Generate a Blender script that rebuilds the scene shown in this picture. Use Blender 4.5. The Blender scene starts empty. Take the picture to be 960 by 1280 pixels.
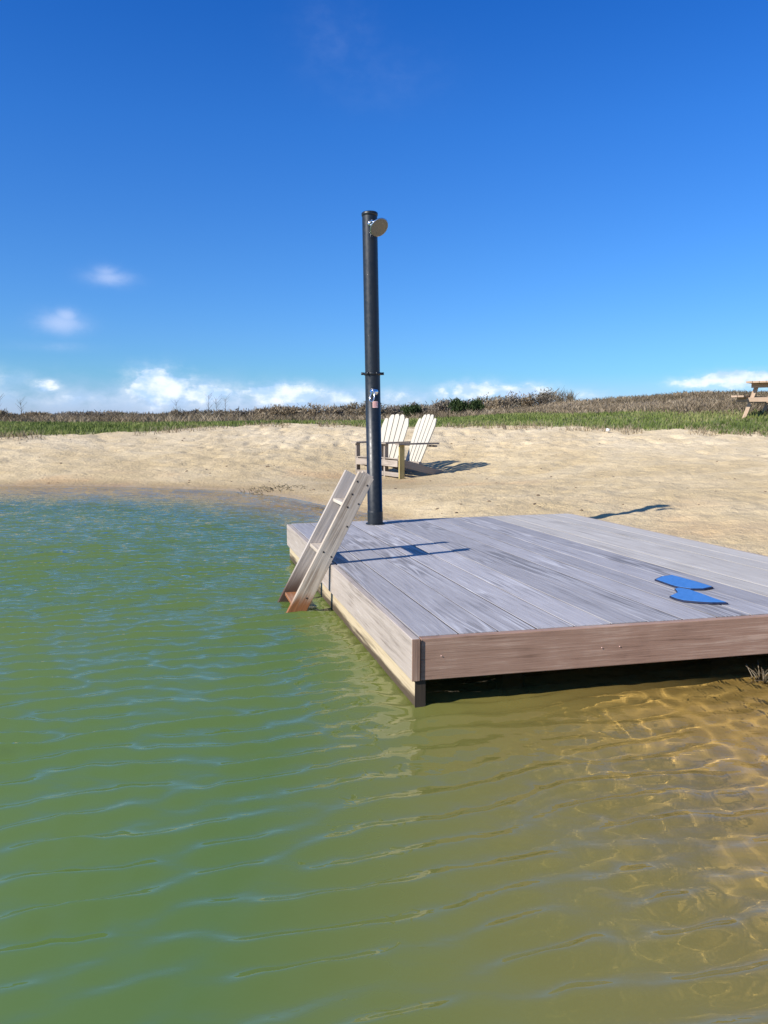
import bpy, math, random
import numpy as np
from mathutils import Vector, Matrix
R = math.radians
random.seed(7); rng = np.random.default_rng(7)
sc = bpy.context.scene
col = sc.collection

# ------------------------------------------------------------------ camera
EYE = 1.0
PITCH = math.atan(118/960)
cam = bpy.data.objects.new('camera', bpy.data.cameras.new('camera'))
col.objects.link(cam); sc.camera = cam
cam.location = (0, 0, EYE); cam.rotation_euler = (math.pi/2 - PITCH, 0, 0)
cam.data.sensor_fit = 'VERTICAL'; cam.data.sensor_height = 36; cam.data.lens = 27
cam.data.clip_start = .05; cam.data.clip_end = 2000

# ------------------------------------------------------------------ light
SUN_EL = R(33.5)
SUN_DIR = Vector((-.83*math.cos(SUN_EL), -.558*math.cos(SUN_EL), math.sin(SUN_EL)))   # towards the sun
sl = bpy.data.lights.new('sun', 'SUN'); sl.energy = 4.9; sl.angle = R(.5); sl.color = (1, .945, .865)
so = bpy.data.objects.new('sun', sl); col.objects.link(so)
so.rotation_euler = SUN_DIR.to_track_quat('Z', 'Y').to_euler()
sl.cycles.is_caustics_light = True
W = bpy.data.worlds.new('World'); sc.world = W; W.use_nodes = True
sc.view_settings.view_transform = 'Standard'; sc.view_settings.look = 'None'
sc.view_settings.exposure = .6; sc.view_settings.gamma = 1
sc.cycles.use_denoising = True
sc.cycles.max_bounces = 10; sc.cycles.transmission_bounces = 8; sc.cycles.transparent_max_bounces = 12
sc.cycles.caustics_refractive = True; sc.cycles.caustics_reflective = False
sc.cycles.sample_clamp_indirect = 6; sc.cycles.blur_glossy = .3

class NT:
    """tiny node-tree writer"""
    def __init__(s, nt): s.nt = nt; nt.nodes.clear()
    def n(s, t, **kw):
        nd = s.nt.nodes.new(t)
        for k, v in kw.items():
            if k[0] == 'i' and k[1:].isdigit(): s.set(nd, int(k[1:]), v)
            elif k.startswith('in_'): s.set(nd, k[3:].replace('_', ' '), v)
            else: setattr(nd, k, v)
        return nd
    def set(s, nd, key, v):
        if isinstance(v, bpy.types.NodeSocket): s.nt.links.new(v, nd.inputs[key])
        else: nd.inputs[key].default_value = v
    def m(s, op, a, b=None, c=None, clamp=False):
        nd = s.nt.nodes.new('ShaderNodeMath'); nd.operation = op; nd.use_clamp = clamp
        for i, v in enumerate((a, b, c)):
            if v is not None: s.set(nd, i, v)
        return nd.outputs[0]
    def vm(s, op, a, b=None, sc_=None):
        nd = s.nt.nodes.new('ShaderNodeVectorMath'); nd.operation = op
        s.set(nd, 0, a)
        if b is not None: s.set(nd, 1, b)
        if sc_ is not None: s.set(nd, 'Scale', sc_)
        return nd.outputs[0] if op not in ('LENGTH', 'DOT_PRODUCT') else nd.outputs['Value']
    def noise(s, vec, scale, detail=3, rough=.55, dist=0, out=0):
        nd = s.n('ShaderNodeTexNoise', in_Scale=scale, in_Detail=detail, in_Roughness=rough, in_Distortion=dist)
        if vec is not None: s.set(nd, 'Vector', vec)
        return nd.outputs[out]
    def ramp(s, fac, lo, hi, a=0., b=1., smooth=True):
        nd = s.n('ShaderNodeMapRange', clamp=True); nd.interpolation_type = 'SMOOTHSTEP' if smooth else 'LINEAR'
        for i, v in enumerate((fac, lo, hi, a, b)): s.set(nd, i, v)
        return nd.outputs[0]
    def mix(s, f, a, b, blend='MIX'):
        nd = s.n('ShaderNodeMix', data_type='RGBA', blend_type=blend); nd.clamp_factor = True
        s.set(nd, 0, f)
        s.set(nd, 6, a if not isinstance(a, tuple) else (*a, 1)); s.set(nd, 7, b if not isinstance(b, tuple) else (*b, 1))
        return nd.outputs[2]

# ------------------------------------------------------------------ sky with low cumulus on the horizon
w = NT(W.node_tree)
sky = w.n('ShaderNodeTexSky', sky_type='NISHITA', sun_disc=False)
sky.sun_elevation = SUN_EL; sky.sun_rotation = math.atan2(SUN_DIR.x, SUN_DIR.y)
sky.air_density = 1.0; sky.dust_density = .25; sky.ozone_density = 3.0
d = w.n('ShaderNodeTexCoord').outputs['Generated']
sep = w.n('ShaderNodeSeparateXYZ', i0=d)
az = w.m('ARCTAN2', sep.outputs[0], sep.outputs[1])
el = w.m('ARCSINE', sep.outputs[2])
uv = w.n('ShaderNodeCombineXYZ', i0=az, i1=w.m('MULTIPLY', el, 1.6)).outputs[0]
nA = w.noise(uv, 16, 7, .6); nB = w.noise(uv, 45, 5, .6)
mask = None
def px_dir(px, py): return (math.atan((px-480)/960), math.atan((522-py)/960))
CL = [  # px, py, half width px, half height px, density
 (205, 486, 38, 22, 1.0), (62, 487, 16, 8, .75), (90, 500, 90, 11, .38), (14, 492, 18, 9, .5), (250, 494, 50, 14, .8), (350, 493, 55, 13, 1.0),
 (310, 500, 120, 9, .5), (440, 496, 40, 10, .6), (500, 497, 40, 10, .6), (590, 490, 40, 12, 1.0), (650, 492, 45, 10, .95), (720, 494, 40, 9, .5),
 (860, 482, 28, 7, .8), (925, 478, 50, 10, 1.0), (1050, 482, 80, 14, 1.0), (1250, 485, 120, 18, 1.0), (-120, 488, 100, 20, .9), (-350, 480, 140, 30, .9),
 (86, 416, 21, 10, -1.), (92, 408, 11, 8, -1.), (148, 363, 20, 7, -.85), (144, 357, 12, 7, -.7), (75, 442, 32, 5, -.3), (425, 80, 40, 34, -.10), (480, 125, 60, 26, -.07),
 (250, 506, 330, 20, -.75), (600, 505, 160, 14, -.5), (60, 500, 90, 22, -.45), (480, 514, 2600, 15, -.5), (240, 492, 60, 18, -.6)]
soft = None
for (px, py, hw, hh, den) in CL:
    a0, e0 = px_dir(px, py)
    dx = w.m('DIVIDE', w.m('SUBTRACT', az, a0), hw/960); dy = w.m('DIVIDE', w.m('SUBTRACT', el, e0), hh/960)
    r2 = w.m('ADD', w.m('MULTIPLY', dx, dx), w.m('MULTIPLY', dy, dy))
    g = w.m('MULTIPLY', w.m('EXPONENT', w.m('MULTIPLY', r2, -.7)), den)
    if den < 0:
        g = w.m('MULTIPLY', g, -1.); soft = g if soft is None else w.m('MAXIMUM', soft, g)
    else: mask = g if mask is None else w.m('MAXIMUM', mask, g)
nn = w.m('ADD', w.m('MULTIPLY', nA, .8), w.m('MULTIPLY', nB, .45))      # ~0.62 mean
cl = w.ramp(w.m('ADD', w.m('MULTIPLY', mask, 1.15), w.m('MULTIPLY', w.m('SUBTRACT', nn, .62), 2.4)), .42, .95)
cl = w.m('MULTIPLY', cl, w.ramp(mask, .02, .5))
faint = w.m('MULTIPLY', w.ramp(mask, .03, .5), w.ramp(w.m('ADD', nn, w.m('MULTIPLY', mask, .3)), .55, .95, 0, .45))
cl = w.m('MAXIMUM', cl, faint)
# saturate and tint the clear sky
lum = w.ramp(el, 0., .55, 0., 1.)
cr = w.n('ShaderNodeValToRGB'); w.set(cr, 0, el); ce = cr.color_ramp
TINT = [(0., (.42, .56, 1.0)), (.03, (.32, .54, .92)), (.054, (.265, .53, .85)), (.1, (.265, .52, .88)), (.2, (.225, .52, .92)), (.34, (.155, .50, 1.0)), (.47, (.09, .44, 1.0)), (.75, (.42, .68, 1.0))]
while len(ce.elements) < len(TINT): ce.elements.new(.5)
for e_, (p_, c_) in zip(ce.elements, TINT): e_.position = p_; e_.color = (*c_, 1)
skc = w.mix(1, sky.outputs[0], cr.outputs[0], 'MULTIPLY')
ccol = w.mix(w.ramp(w.noise(uv, 26, 4), .38, .62), (3.3, 4.6, 6.6), (6.2, 6.6, 7.1))
sf = w.m('MULTIPLY', soft, w.ramp(w.m('ADD', nn, w.m('MULTIPLY', soft, .25)), .5, .85, .25, 1.), clamp=True)
skc = w.mix(w.m('MULTIPLY', sf, .62), skc, (3.6, 4.4, 6.3))
fin = w.mix(w.m('MULTIPLY', cl, .9), skc, ccol)
bg = w.n('ShaderNodeBackground', in_Color=fin, in_Strength=.112)
w.nt.links.new(bg.outputs[0], w.n('ShaderNodeOutputWorld').inputs[0])

# ------------------------------------------------------------------ helpers
def vnoise(x, y, seed=0):
    x = np.asarray(x, float); y = np.asarray(y, float)
    xi = np.floor(x).astype(np.int64); yi = np.floor(y).astype(np.int64)
    fx = x-xi; fy = y-yi; fx = fx*fx*(3-2*fx); fy = fy*fy*(3-2*fy)
    def h(a, b):
        n = (a*374761393 + b*668265263 + seed*974634777) & 0xffffffff
        n = ((n ^ (n >> 13))*1274126177) & 0xffffffff
        return ((n ^ (n >> 16)) & 0xffff)/65535.
    return (h(xi, yi)*(1-fx)+h(xi+1, yi)*fx)*(1-fy)+(h(xi, yi+1)*(1-fx)+h(xi+1, yi+1)*fx)*fy
def fbm(x, y, seed=0, oct=4):
    s = 0; a = .5
    for k in range(oct):
        s = s + a*(vnoise(x*2**k+17*k, y*2**k-9*k, seed+k)-.5); a *= .5
    return s

def tag(o, label=None, cat=None, group=None, kind=None):
    if label: o['label'] = label
    if cat: o['category'] = cat
    if group: o['group'] = group
    if kind: o['kind'] = kind
    return o
def empty(name, loc=(0, 0, 0), rz=0, parent=None):
    o = bpy.data.objects.new(name, None); col.objects.link(o); o.empty_display_size = .1
    o.location = loc; o.rotation_euler = (0, 0, rz); o.parent = parent
    return o
def children(o): return [c for c in bpy.data.objects if c.parent == o]
def copy_tree(o, parent=None):
    c = o.copy(); col.objects.link(c); c.parent = parent
    for ch in children(o): copy_tree(ch, c)
    return c

class MB:
    """collects boxes, tubes, sheets with wood coordinates, builds ONE mesh object"""
    def __init__(s): s.v = []; s.f = []; s.wc = []; s.rn = []; s.sm = []
    def add(s, vs, fs, wc=None, r=None, smooth=False):
        o = len(s.v); s.v += [tuple(p) for p in vs]; s.f += [tuple(i+o for i in f) for f in fs]
        s.wc += [tuple(p) for p in (wc if wc is not None else vs)]
        s.rn += [random.random() if r is None else r]*len(vs); s.sm += [smooth]*len(fs)
    def hexa(s, P, r=None, L=None):
        """P: 8 corners (x-,y-,z-),(x+,y-,z-),(x+,y+,z-),(x-,y+,z-), then the same on top; x is the grain"""
        P = [Vector(p) for p in P]
        l = (P[1]-P[0]).length; b = (P[3]-P[0]).length; t = (P[4]-P[0]).length
        ox, oy = random.random()*50, random.random()*50
        wc = [(ox, oy, 0), (ox+l, oy, 0), (ox+l, oy+b, 0), (ox, oy+b, 0), (ox, oy, t), (ox+l, oy, t), (ox+l, oy+b, t), (ox, oy+b, t)]
        s.add(P, [(0, 3, 2, 1), (4, 5, 6, 7), (0, 1, 5, 4), (1, 2, 6, 5), (2, 3, 7, 6), (3, 0, 4, 7)], wc, r)
    def box(s, c, X, Y, Z, r=None):
        c, X, Y, Z = map(Vector, (c, X, Y, Z)); X, Y, Z = X/2, Y/2, Z/2
        if X.cross(Y).dot(Z) < 0: Y = -Y
        s.hexa([c-X-Y-Z, c+X-Y-Z, c+X+Y-Z, c-X+Y-Z, c-X-Y+Z, c+X-Y+Z, c+X+Y+Z, c-X+Y+Z], r)
    def board(s, a, b, wid, up, thick, r=None):
        """board from a to b, width along 'wid' direction vector (length=width), thickness along up"""
        a, b, wid = Vector(a), Vector(b), Vector(wid)
        X = b-a; Z = X.cross(wid).normalized()*thick
        s.box((a+b)/2, X, wid, Z, r)
    def tube(s, pts, rad, n=16, cap=True, smooth=True):
        pts = [Vector(p) for p in pts]
        if not hasattr(rad, '__len__'): rad = [rad]*len(pts)
        vs = []; fs = []; T = (pts[1]-pts[0]).normalized()
        u = T.orthogonal().normalized()
        for i, p in enumerate(pts):
            T = (pts[min(i+1, len(pts)-1)]-pts[max(i-1, 0)]).normalized() if (pts[min(i+1, len(pts)-1)]-pts[max(i-1, 0)]).length > 1e-9 else T
            u = (u-T*u.dot(T)).normalized(); v = T.cross(u)
            for k in range(n):
                a = 2*math.pi*k/n; vs.append(p+(u*math.cos(a)+v*math.sin(a))*rad[i])
        for i in range(len(pts)-1):
            for k in range(n):
                fs.append((i*n+k, i*n+(k+1) % n, (i+1)*n+(k+1) % n, (i+1)*n+k))
        s.add(vs, fs, smooth=smooth)
        if cap:
            o = len(s.v)
            s.f += [tuple(range(o-n, o)), tuple(reversed(range(o-len(vs), o-len(vs)+n)))]; s.sm += [False, False]
    def lathe(s, c, axis, prof, n=28, smooth=True):
        """prof: (radius, height along axis)"""
        axis = Vector(axis).normalized(); u = axis.orthogonal().normalized(); v = axis.cross(u); c = Vector(c)
        vs = [c+axis*h+(u*math.cos(2*math.pi*k/n)+v*math.sin(2*math.pi*k/n))*r for r, h in prof for k in range(n)]
        fs = [(i*n+k, i*n+(k+1) % n, (i+1)*n+(k+1) % n, (i+1)*n+k) for i in range(len(prof)-1) for k in range(n)]
        s.add(vs, fs, smooth=smooth)
    def build(s, name, mat, parent=None, bevel=0):
        me = bpy.data.meshes.new(name); me.from_pydata(s.v, [], s.f)
        a = me.attributes.new('wc', 'FLOAT_VECTOR', 'POINT'); a.data.foreach_set('vector', np.array(s.wc, np.float32).ravel())
        a = me.attributes.new('rn', 'FLOAT', 'POINT'); a.data.foreach_set('value', np.array(s.rn, np.float32))
        me.polygons.foreach_set('use_smooth', s.sm); me.materials.append(mat); me.update()
        o = bpy.data.objects.new(name, me); col.objects.link(o); o.parent = parent
        if bevel:
            b = o.modifiers.new('bevel', 'BEVEL'); b.width = bevel; b.segments = 2; b.limit_method = 'ANGLE'; b.harden_normals = False
        return o
def raw_mesh(name, co, quads, mat, parent=None, attrs=None, smooth=True):
    me = bpy.data.meshes.new(name)
    k = quads.shape[1]
    me.vertices.add(len(co)); me.vertices.foreach_set('co', co.astype(np.float32).ravel())
    me.loops.add(quads.size); me.loops.foreach_set('vertex_index', quads.astype(np.int32).ravel())
    me.polygons.add(len(quads)); me.polygons.foreach_set('loop_start', np.arange(0, quads.size, k, dtype=np.int32))
    me.polygons.foreach_set('loop_total', np.full(len(quads), k, np.int32))
    me.polygons.foreach_set('use_smooth', np.full(len(quads), smooth))
    for nm, ar in (attrs or {}).items():
        a = me.attributes.new(nm, 'FLOAT', 'POINT'); a.data.foreach_set('value', ar.astype(np.float32).ravel())
    me.update(); me.validate(); me.materials.append(mat)
    o = bpy.data.objects.new(name, me); col.objects.link(o); o.parent = parent
    return o
def grid_quads(nx, ny):
    i = np.arange(nx-1)[None, :]; j = np.arange(ny-1)[:, None]; b = j*nx+i
    return np.stack([b, b+1, b+nx+1, b+nx], -1).reshape(-1, 4)
def axis_samples(segs):
    """segs: list of (start, end, step)"""
    out = []
    for a, b, st in segs: out.append(np.linspace(a, b, max(2, int(round(abs(b-a)/st)))+1)[:-1])
    out.append(np.array([segs[-1][1]])); return np.concatenate(out)

# ------------------------------------------------------------------ materials
def newmat(name):
    m = bpy.data.materials.new(name); m.use_nodes = True; t = NT(m.node_tree)
    t.out = t.n('ShaderNodeOutputMaterial'); return m, t
def pbsdf(t, colr, rough=.6, metal=0., bump=None, bs=.5, bd=.002, spec=.5):
    b = t.n('ShaderNodeBsdfPrincipled')
    t.set(b, 'Base Color', colr if not isinstance(colr, tuple) else (*colr, 1)); t.set(b, 'Roughness', rough); t.set(b, 'Metallic', metal)
    t.set(b, 'Specular IOR Level', spec)
    if bump is not None:
        bn = t.n('ShaderNodeBump', in_Strength=bs, in_Distance=bd, in_Height=bump); t.set(b, 'Normal', bn.outputs[0])
    t.nt.links.new(b.outputs[0], t.out.inputs[0]); return b
def plain(name, c, rough=.5, metal=0., nz=.15, ns=30):
    m, t = newmat(name); o = t.n('ShaderNodeTexCoord').outputs['Object']
    n = t.noise(o, ns, 4)
    cc = t.mix(t.ramp(n, .3, .7), tuple(x*(1-nz) for x in c), tuple(min(1, x*(1+nz)) for x in c))
    pbsdf(t, cc, t.ramp(n, .3, .7, rough*.85, rough*1.15), metal, n, .1, .001); return m
def wood(name, c1, c2, c3, ring=9., ringamt=.6, var=.25, rough=.75, bump=.5, wet=None, blotch=.3, along=1.):
    """weathered board: c1 dark grain, c2 body, c3 pale raised grain"""
    m, t = newmat(name)
    wc = t.n('ShaderNodeAttribute', attribute_name='wc').outputs['Vector']
    rn = t.n('ShaderNodeAttribute', attribute_name='rn').outputs['Fac']
    off = t.n('ShaderNodeCombineXYZ', i0=t.m('MULTIPLY', rn, 37.), i1=t.m('MULTIPLY', rn, 11.), i2=t.m('MULTIPLY', rn, 5.)).outputs[0]
    p = t.vm('ADD', wc, off)
    fig = t.noise(t.vm('MULTIPLY', p, (.8*along, 11., 11.)), 1., 2, .45, .25)                        # the figure of the board
    rings = t.m('SINE', t.m('MULTIPLY', fig, ring*7))
    rings = t.ramp(rings, -.5, 1.)
    fib = t.noise(t.vm('MULTIPLY', p, (5., 170., 170.)), 1., 3, .6)
    fib2 = t.noise(t.vm('MULTIPLY', p, (2.2, 45., 45.)), 1., 3, .6)
    blo = t.noise(p, 3.5, 4, .6)
    figm = t.ramp(t.noise(t.vm('MULTIPLY', p, (1.2, 3., 3.)), 1., 2), .47, .66, .12, 1)
    v = t.m('ADD', t.m('MULTIPLY', t.m('SUBTRACT', rings, .5), t.m('MULTIPLY', figm, ringamt)), t.m('MULTIPLY', t.m('SUBTRACT', fib, .5), 1.1))
    v = t.m('ADD', v, t.m('MULTIPLY', t.m('SUBTRACT', fib2, .5), .9))
    v = t.m('ADD', t.m('ADD', v, .5), t.m('MULTIPLY', t.m('SUBTRACT', blo, .5), blotch*2))
    c = t.mix(t.ramp(v, .0, .5), c1, c2); c = t.mix(t.ramp(v, .5, 1.05), c, c3)
    br = t.m('ADD', 1-var/2, t.m('MULTIPLY', rn, var))
    c = t.vm('SCALE', c, sc_=br)
    # small nail heads and knots
    if wet:
        z = t.n('ShaderNodeSeparateXYZ', i0=t.n('ShaderNodeNewGeometry').outputs['Position']).outputs[2]
        zz = t.m('ADD', z, t.m('MULTIPLY', t.m('SUBTRACT', t.noise(t.vm('MULTIPLY', p, (3., 40., 40.)), 1., 3), .5), .10))
        c = t.mix(t.ramp(zz, wet[0], wet[1], 1, 0), c, wet[2])
    h = t.m('ADD', t.m('MULTIPLY', rings, .35), t.m('ADD', t.m('MULTIPLY', fib, .9), t.m('MULTIPLY', fib2, .7)))
    pbsdf(t, c, rough, 0, h, bump, .0022, .35)
    return m
M = {}
M['deck_wood'] = wood('deck_wood', (.185, .175, .175), (.325, .31, .315), (.465, .455, .46), ring=8, ringamt=.6, var=.28, rough=.62)
M['deck_wood_pale'] = wood('deck_wood_pale', (.27, .245, .215), (.41, .38, .34), (.53, .50, .455), ring=5, ringamt=.35, var=.12, rough=.66)
M['fascia_brown'] = wood('fascia_brown', (.13, .075, .05), (.305, .19, .135), (.47, .34, .26), blotch=.6, ring=4, ringamt=.3, var=.06, rough=.62)
M['fascia_grey'] = wood('fascia_grey', (.20, .165, .14), (.37, .315, .27), (.50, .45, .41), ring=4, ringamt=.3, var=.1)
M['beam_pale'] = wood('beam_pale', (.36, .28, .17), (.52, .42, .27), (.6, .5, .35), ring=3, ringamt=.2, wet=(.025, .06, (.07, .05, .03)))
M['end_grain'] = wood('end_grain', (.14, .11, .085), (.24, .19, .155), (.33, .27, .23), ring=4, ringamt=.3)
M['ladder_wood'] = wood('ladder_wood', (.25, .19, .14), (.46, .39, .31), (.60, .53, .44), ring=6, ringamt=.7, var=.12, blotch=.6, wet=(.04, .13, (.24, .095, .035)))
M['ladder_wood_far'] = wood('ladder_wood_far', (.20, .165, .14), (.40, .35, .305), (.54, .49, .44), ring=6, ringamt=.5, var=.12, wet=(.05, .22, (.075, .045, .03)))
M['chair_white'] = wood('chair_white', (.33, .30, .25), (.47, .435, .36), (.54, .51, .44), ring=3, ringamt=.12, var=.1, blotch=.15)
M['chair_grey'] = wood('chair_grey', (.17, .14, .11), (.32, .27, .22), (.45, .39, .33), ring=4, ringamt=.3, var=.3)
M['chair_ochre'] = wood('chair_ochre', (.24, .18, .06), (.42, .33, .13), (.5, .41, .2), ring=4, ringamt=.3)
M['table_wood'] = wood('table_wood', (.25, .17, .11), (.40, .29, .20), (.50, .39, .29), ring=4, ringamt=.3)
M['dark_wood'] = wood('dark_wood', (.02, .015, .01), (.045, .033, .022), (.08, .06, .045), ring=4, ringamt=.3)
M['pole'] = plain('pole_charcoal', (.009, .012, .015), .42, 0, .1, 40)
M['chrome'] = plain('chrome', (.75, .76, .78), .16, 1., .05, 30)
M['nozzle'] = plain('nozzle_face', (.25, .22, .17), .45, .3, .2, 300)
M['sticker'] = plain('sticker_pink', (.80, .50, .44), .5)
M['ink'] = plain('sticker_ink', (.62, .22, .20), .5)
M['screw'] = plain('screw_rust', (.03, .022, .018), .6)
M['blue'] = plain('blue_foam', (.045, .17, .44), .62, 0, .06, 60)
M['dark_sole'] = plain('dark_sole', (.012, .018, .05), .6)
M['white'] = plain('white_plastic', (.75, .75, .74), .5)

# ------------------------------------------------------------------ terrain: beach, dune, meadow and pond bed in one sheet
CP = np.array([
 # shoreline
 (-5.6, 11.2, 0), (-8.5, 11.4, 0), (-12, 11, 0), (-3.2, 10.95, 0), (-1.57, 10.0, 0), (-.75, 8.9, 0), (-.1, 7.9, 0.0), (.35, 6.6, 0), (.8, 5.3, 0), (1.35, 4.0, 0), (1.75, 3.2, 0), (2.05, 2.0, 0), (2.35, .3, 0), (2.6, -3, 0),
 # beach, low
 (.4, 12.2, .06), (-.5, 12.3, .06), (0, 10.3, .05), (1.45, 6.4, .10), (2.75, 7.3, .17), (2.4, 4.6, .13), (3.6, 4.2, .22), (3, 2, .2), (4, 0, .35), (5, 6, .3), (2.5, 10, .17), (5, 11, .35), (-4, 12.6, .16), (-7, 13, .3), (-10, 13, .35), (1, 14.5, .28), (-2.5, 14, .32),
 # top of the sand
 (-2.5, 20, .82), (1.7, 20, .73), (5.7, 17, .72), (7.75, 15.5, .69), (-7.5, 15, .6), (-5.2, 18, .68), (-12, 16, .62), (12, 12, .75), (0, 17, .55), (3.5, 14.5, .48), (-5, 15.5, .48),
 # meadow, slope at the right
 (8.0, 16.7, .95), (5.5, 24, 1.08), (10, 22, 1.35), (15, 30, 1.85), (19, 26, 1.95), (14.6, 38, 2.12), (10.7, 38, 1.88), (8, 36, 1.6), (24, 34, 2.1), (22, 48, 1.9), (6, 50, 1.0), (3, 32, .9), (0, 26, .85), (0, 40, .85), (-8, 24, .75), (-16, 24, .70), (-12, 40, .75), (-30, 40, .75), (-20, 16, .68), (-30, 60, .75), (0, 65, .8), (20, 70, 1.2), (16, 14, 1.1), (25, 14, 1.3),
 # pond bed
 (1.3, 2.6, -.07), (1.5, 1.5, -.10), (1.6, .3, -.12), (.9, 2.2, -.21), (1.0, 1.2, -.23), (.5, 3.0, -.31), (.35, 2.0, -.41), (.5, 1.2, -.38), (.4, 0, -.5), (0, 2.5, -.62), (0, 1.5, -.62), (0, 0, -.7), (-.4, 3, -.9), (-.5, 1.5, -.95), (-.5, 4, -.85), (-.5, 6, -.65), (-1, 7.5, -.5), (0, 5, -.4), (-.1, 3.6, -.55), (-1.5, 4, -1.4), (-1.5, 2, -1.5), (-3, 3, -2), (-3, 6.5, -1.6), (-2.5, 8.8, -.6), (-5, 9.3, -.6), (-8, 9, -.8), (-6, 4, -2.2), (-10, 4, -2), (-6, -4, -2), (0, -5, -.8), (-14, 7, -1),
 (-20, 8, .2), (-20, 0, .2), (-18, -8, .2), (-8, -14, .3), (0, -12, .3), (6, -8, .6),
 # far ring
 (60, 0, 1), (-60, 0, .7), (0, -60, .8), (0, 110, .8), (50, 90, 1.2), (-70, 80, .75), (60, 40, 1.8), (-60, -50, .7), (60, -50, .8)])
cpx, cpy, cpz = CP.T
def phi(r2): return -np.sqrt(r2+.6**2)
Kc = phi((cpx[:, None]-cpx)**2+(cpy[:, None]-cpy)**2); Kc[np.diag_indices(len(CP))] -= -.0
zm = .6
wt = np.linalg.solve(Kc + 1e-3*np.eye(len(CP)), cpz-zm)
def terr0(x, y):
    x = np.asarray(x, float); y = np.asarray(y, float); sh = x.shape; x = x.ravel(); y = y.ravel(); out = np.empty(len(x))
    for a in range(0, len(x), 60000):
        b = slice(a, a+60000); out[b] = phi((x[b, None]-cpx)**2+(y[b, None]-cpy)**2) @ wt + zm
    r = np.hypot(x, y); k = np.clip((r-75)/50, 0, 1); out = out*(1-k)+.8*k
    return out.reshape(sh)
BX = np.array([-200, -30, -12, -7.5, -5.2, -3.6, -2.5, 1.7, 5.7, 7.75, 12, 40]); BY = np.array([15, 15, 14.6, 15.4, 18, 20.3, 20.6, 20.4, 17.3, 15.2, 11, 9])
def veg(x, y):
    """distance (m) past the edge of the meadow"""
    return y-np.interp(x, BX, BY)+1.6*fbm(x*.5, y*.5, 5)+.9*fbm(x*2, y*2, 9)
def terr(x, y):
    z = terr0(x, y); v = veg(x, y)
    sand = np.clip(1-np.maximum(v, 0)/1.5, .25, 1)
    dry = np.clip((z-.03)/.12, 0, 1)
    # trampled, dug over sand
    pits = np.maximum(vnoise(x*4.3, y*3.1, 61)-.6, 0)*np.clip((z-.1)/.3, .4, 1)*np.interp(y, [7, 11], [.04, .12])
    z = z + dry*sand*(np.interp(y, [6, 10, 14], [.025, .045, .06])*fbm(x*1.3, y*1.3, 21, 3)+.06*fbm(x*4.2, y*4.2, 31, 3)+.035*fbm(x*10, y*10, 37, 2)-pits)
    z = z + np.clip((z-.3)/.3, 0, 1)*.25*fbm(x*.33, y*.33, 41, 2)
    z = z + np.where(z < .02, .02, 0)*fbm(x*3, y*3, 51, 3)
    return z
gx = axis_samples([(-160, -30, 6), (-30, -9, .5), (-9, -4, .09), (-4, 6, .045), (6, 9, .09), (9, 30, .5), (30, 160, 6)])
gy = axis_samples([(-120, -12, 6), (-12, 1, .4), (1, 5, .09), (5, 16, .05), (16, 24, .11), (24, 60, .6), (60, 300, 8)])
GX, GY = np.meshgrid(gx, gy); GZ = terr(GX, GY); GV = veg(GX, GY)

m, t = newmat('ground_material')
pos = t.n('ShaderNodeNewGeometry').outputs['Position']
zz = t.n('ShaderNodeSeparateXYZ', i0=pos).outputs[2]
vg = t.n('ShaderNodeAttribute', attribute_name='veg').outputs['Fac']
n1 = t.noise(pos, 1.1, 5, .6); n2 = t.noise(pos, 9, 5, .65); n3 = t.noise(pos, 180, 3, .7); n4 = t.noise(pos, 30, 4, .6)
sand = t.mix(t.ramp(n1, .35, .68), (.475, .365, .20), (.55, .44, .265))
sand = t.mix(t.ramp(zz, .25, .55), sand, t.mix(1., sand, (1.14, 1.17, 1.27), 'MULTIPLY'))
sand = t.mix(t.ramp(n2, .42, .72, 0, .35), sand, (.36, .27, .17))
sand = t.mix(t.ramp(n3, .55, .8, 0, .5), sand, (.27, .20, .13))
sand = t.mix(t.ramp(n3, .22, .42, .5, 0), sand, (.62, .54, .43))
orange = t.m('MULTIPLY', t.ramp(t.noise(pos, .55, 3), .52, .68), t.ramp(zz, .03, .3, .6, 0))
sand = t.mix(orange, sand, (.44, .27, .12))
zw = t.m('ADD', zz, t.m('MULTIPLY', t.m('SUBTRACT', n2, .5), .05))
wetf = t.ramp(zw, .015, .09, 1, 0)
sand = t.mix(t.m('MULTIPLY', wetf, .62), sand, t.mix(1., sand, (.52, .46, .38), 'MULTIPLY'))
# under water: silt, then algae-green mud in the deep
bed = t.mix(t.ramp(n2, .35, .7), (.70, .48, .19), (.55, .38, .14))
bed = t.mix(t.ramp(n1, .35, .65, 0, .5), bed, (.22, .165, .06))
bed = t.mix(t.ramp(t.noise(pos, 55, 4, .7), .6, .72, 0, .35), bed, (.10, .07, .03))
bed = t.mix(t.ramp(zz, -.12, -.55, 0, 1), bed, (.16, .17, .045))
bed = t.mix(t.ramp(zz, -.5, -1.1, 0, 1), bed, (.08, .14, .04))
sand = t.mix(t.ramp(zz, .012, -.03), sand, bed)
gn = t.noise(pos, 2.2, 5, .6)
turf = t.mix(t.ramp(gn, .36, .62), (.11, .145, .04), (.22, .20, .095))
turf = t.mix(t.ramp(n4, .4, .7, 0, .6), turf, (.045, .06, .02))
brown = t.mix(t.ramp(n2, .35, .65), (.15, .115, .07), (.26, .205, .13))
far = t.n('ShaderNodeAttribute', attribute_name='dryv').outputs['Fac']
turf = t.mix(far, turf, brown)
vmask = t.ramp(t.m('ADD', vg, t.m('MULTIPLY', t.m('SUBTRACT', n2, .5), 1.2)), -.1, .5)
c = t.mix(vmask, sand, turf)
rg = t.ramp(zw, .0, .05, .35, .95)
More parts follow.
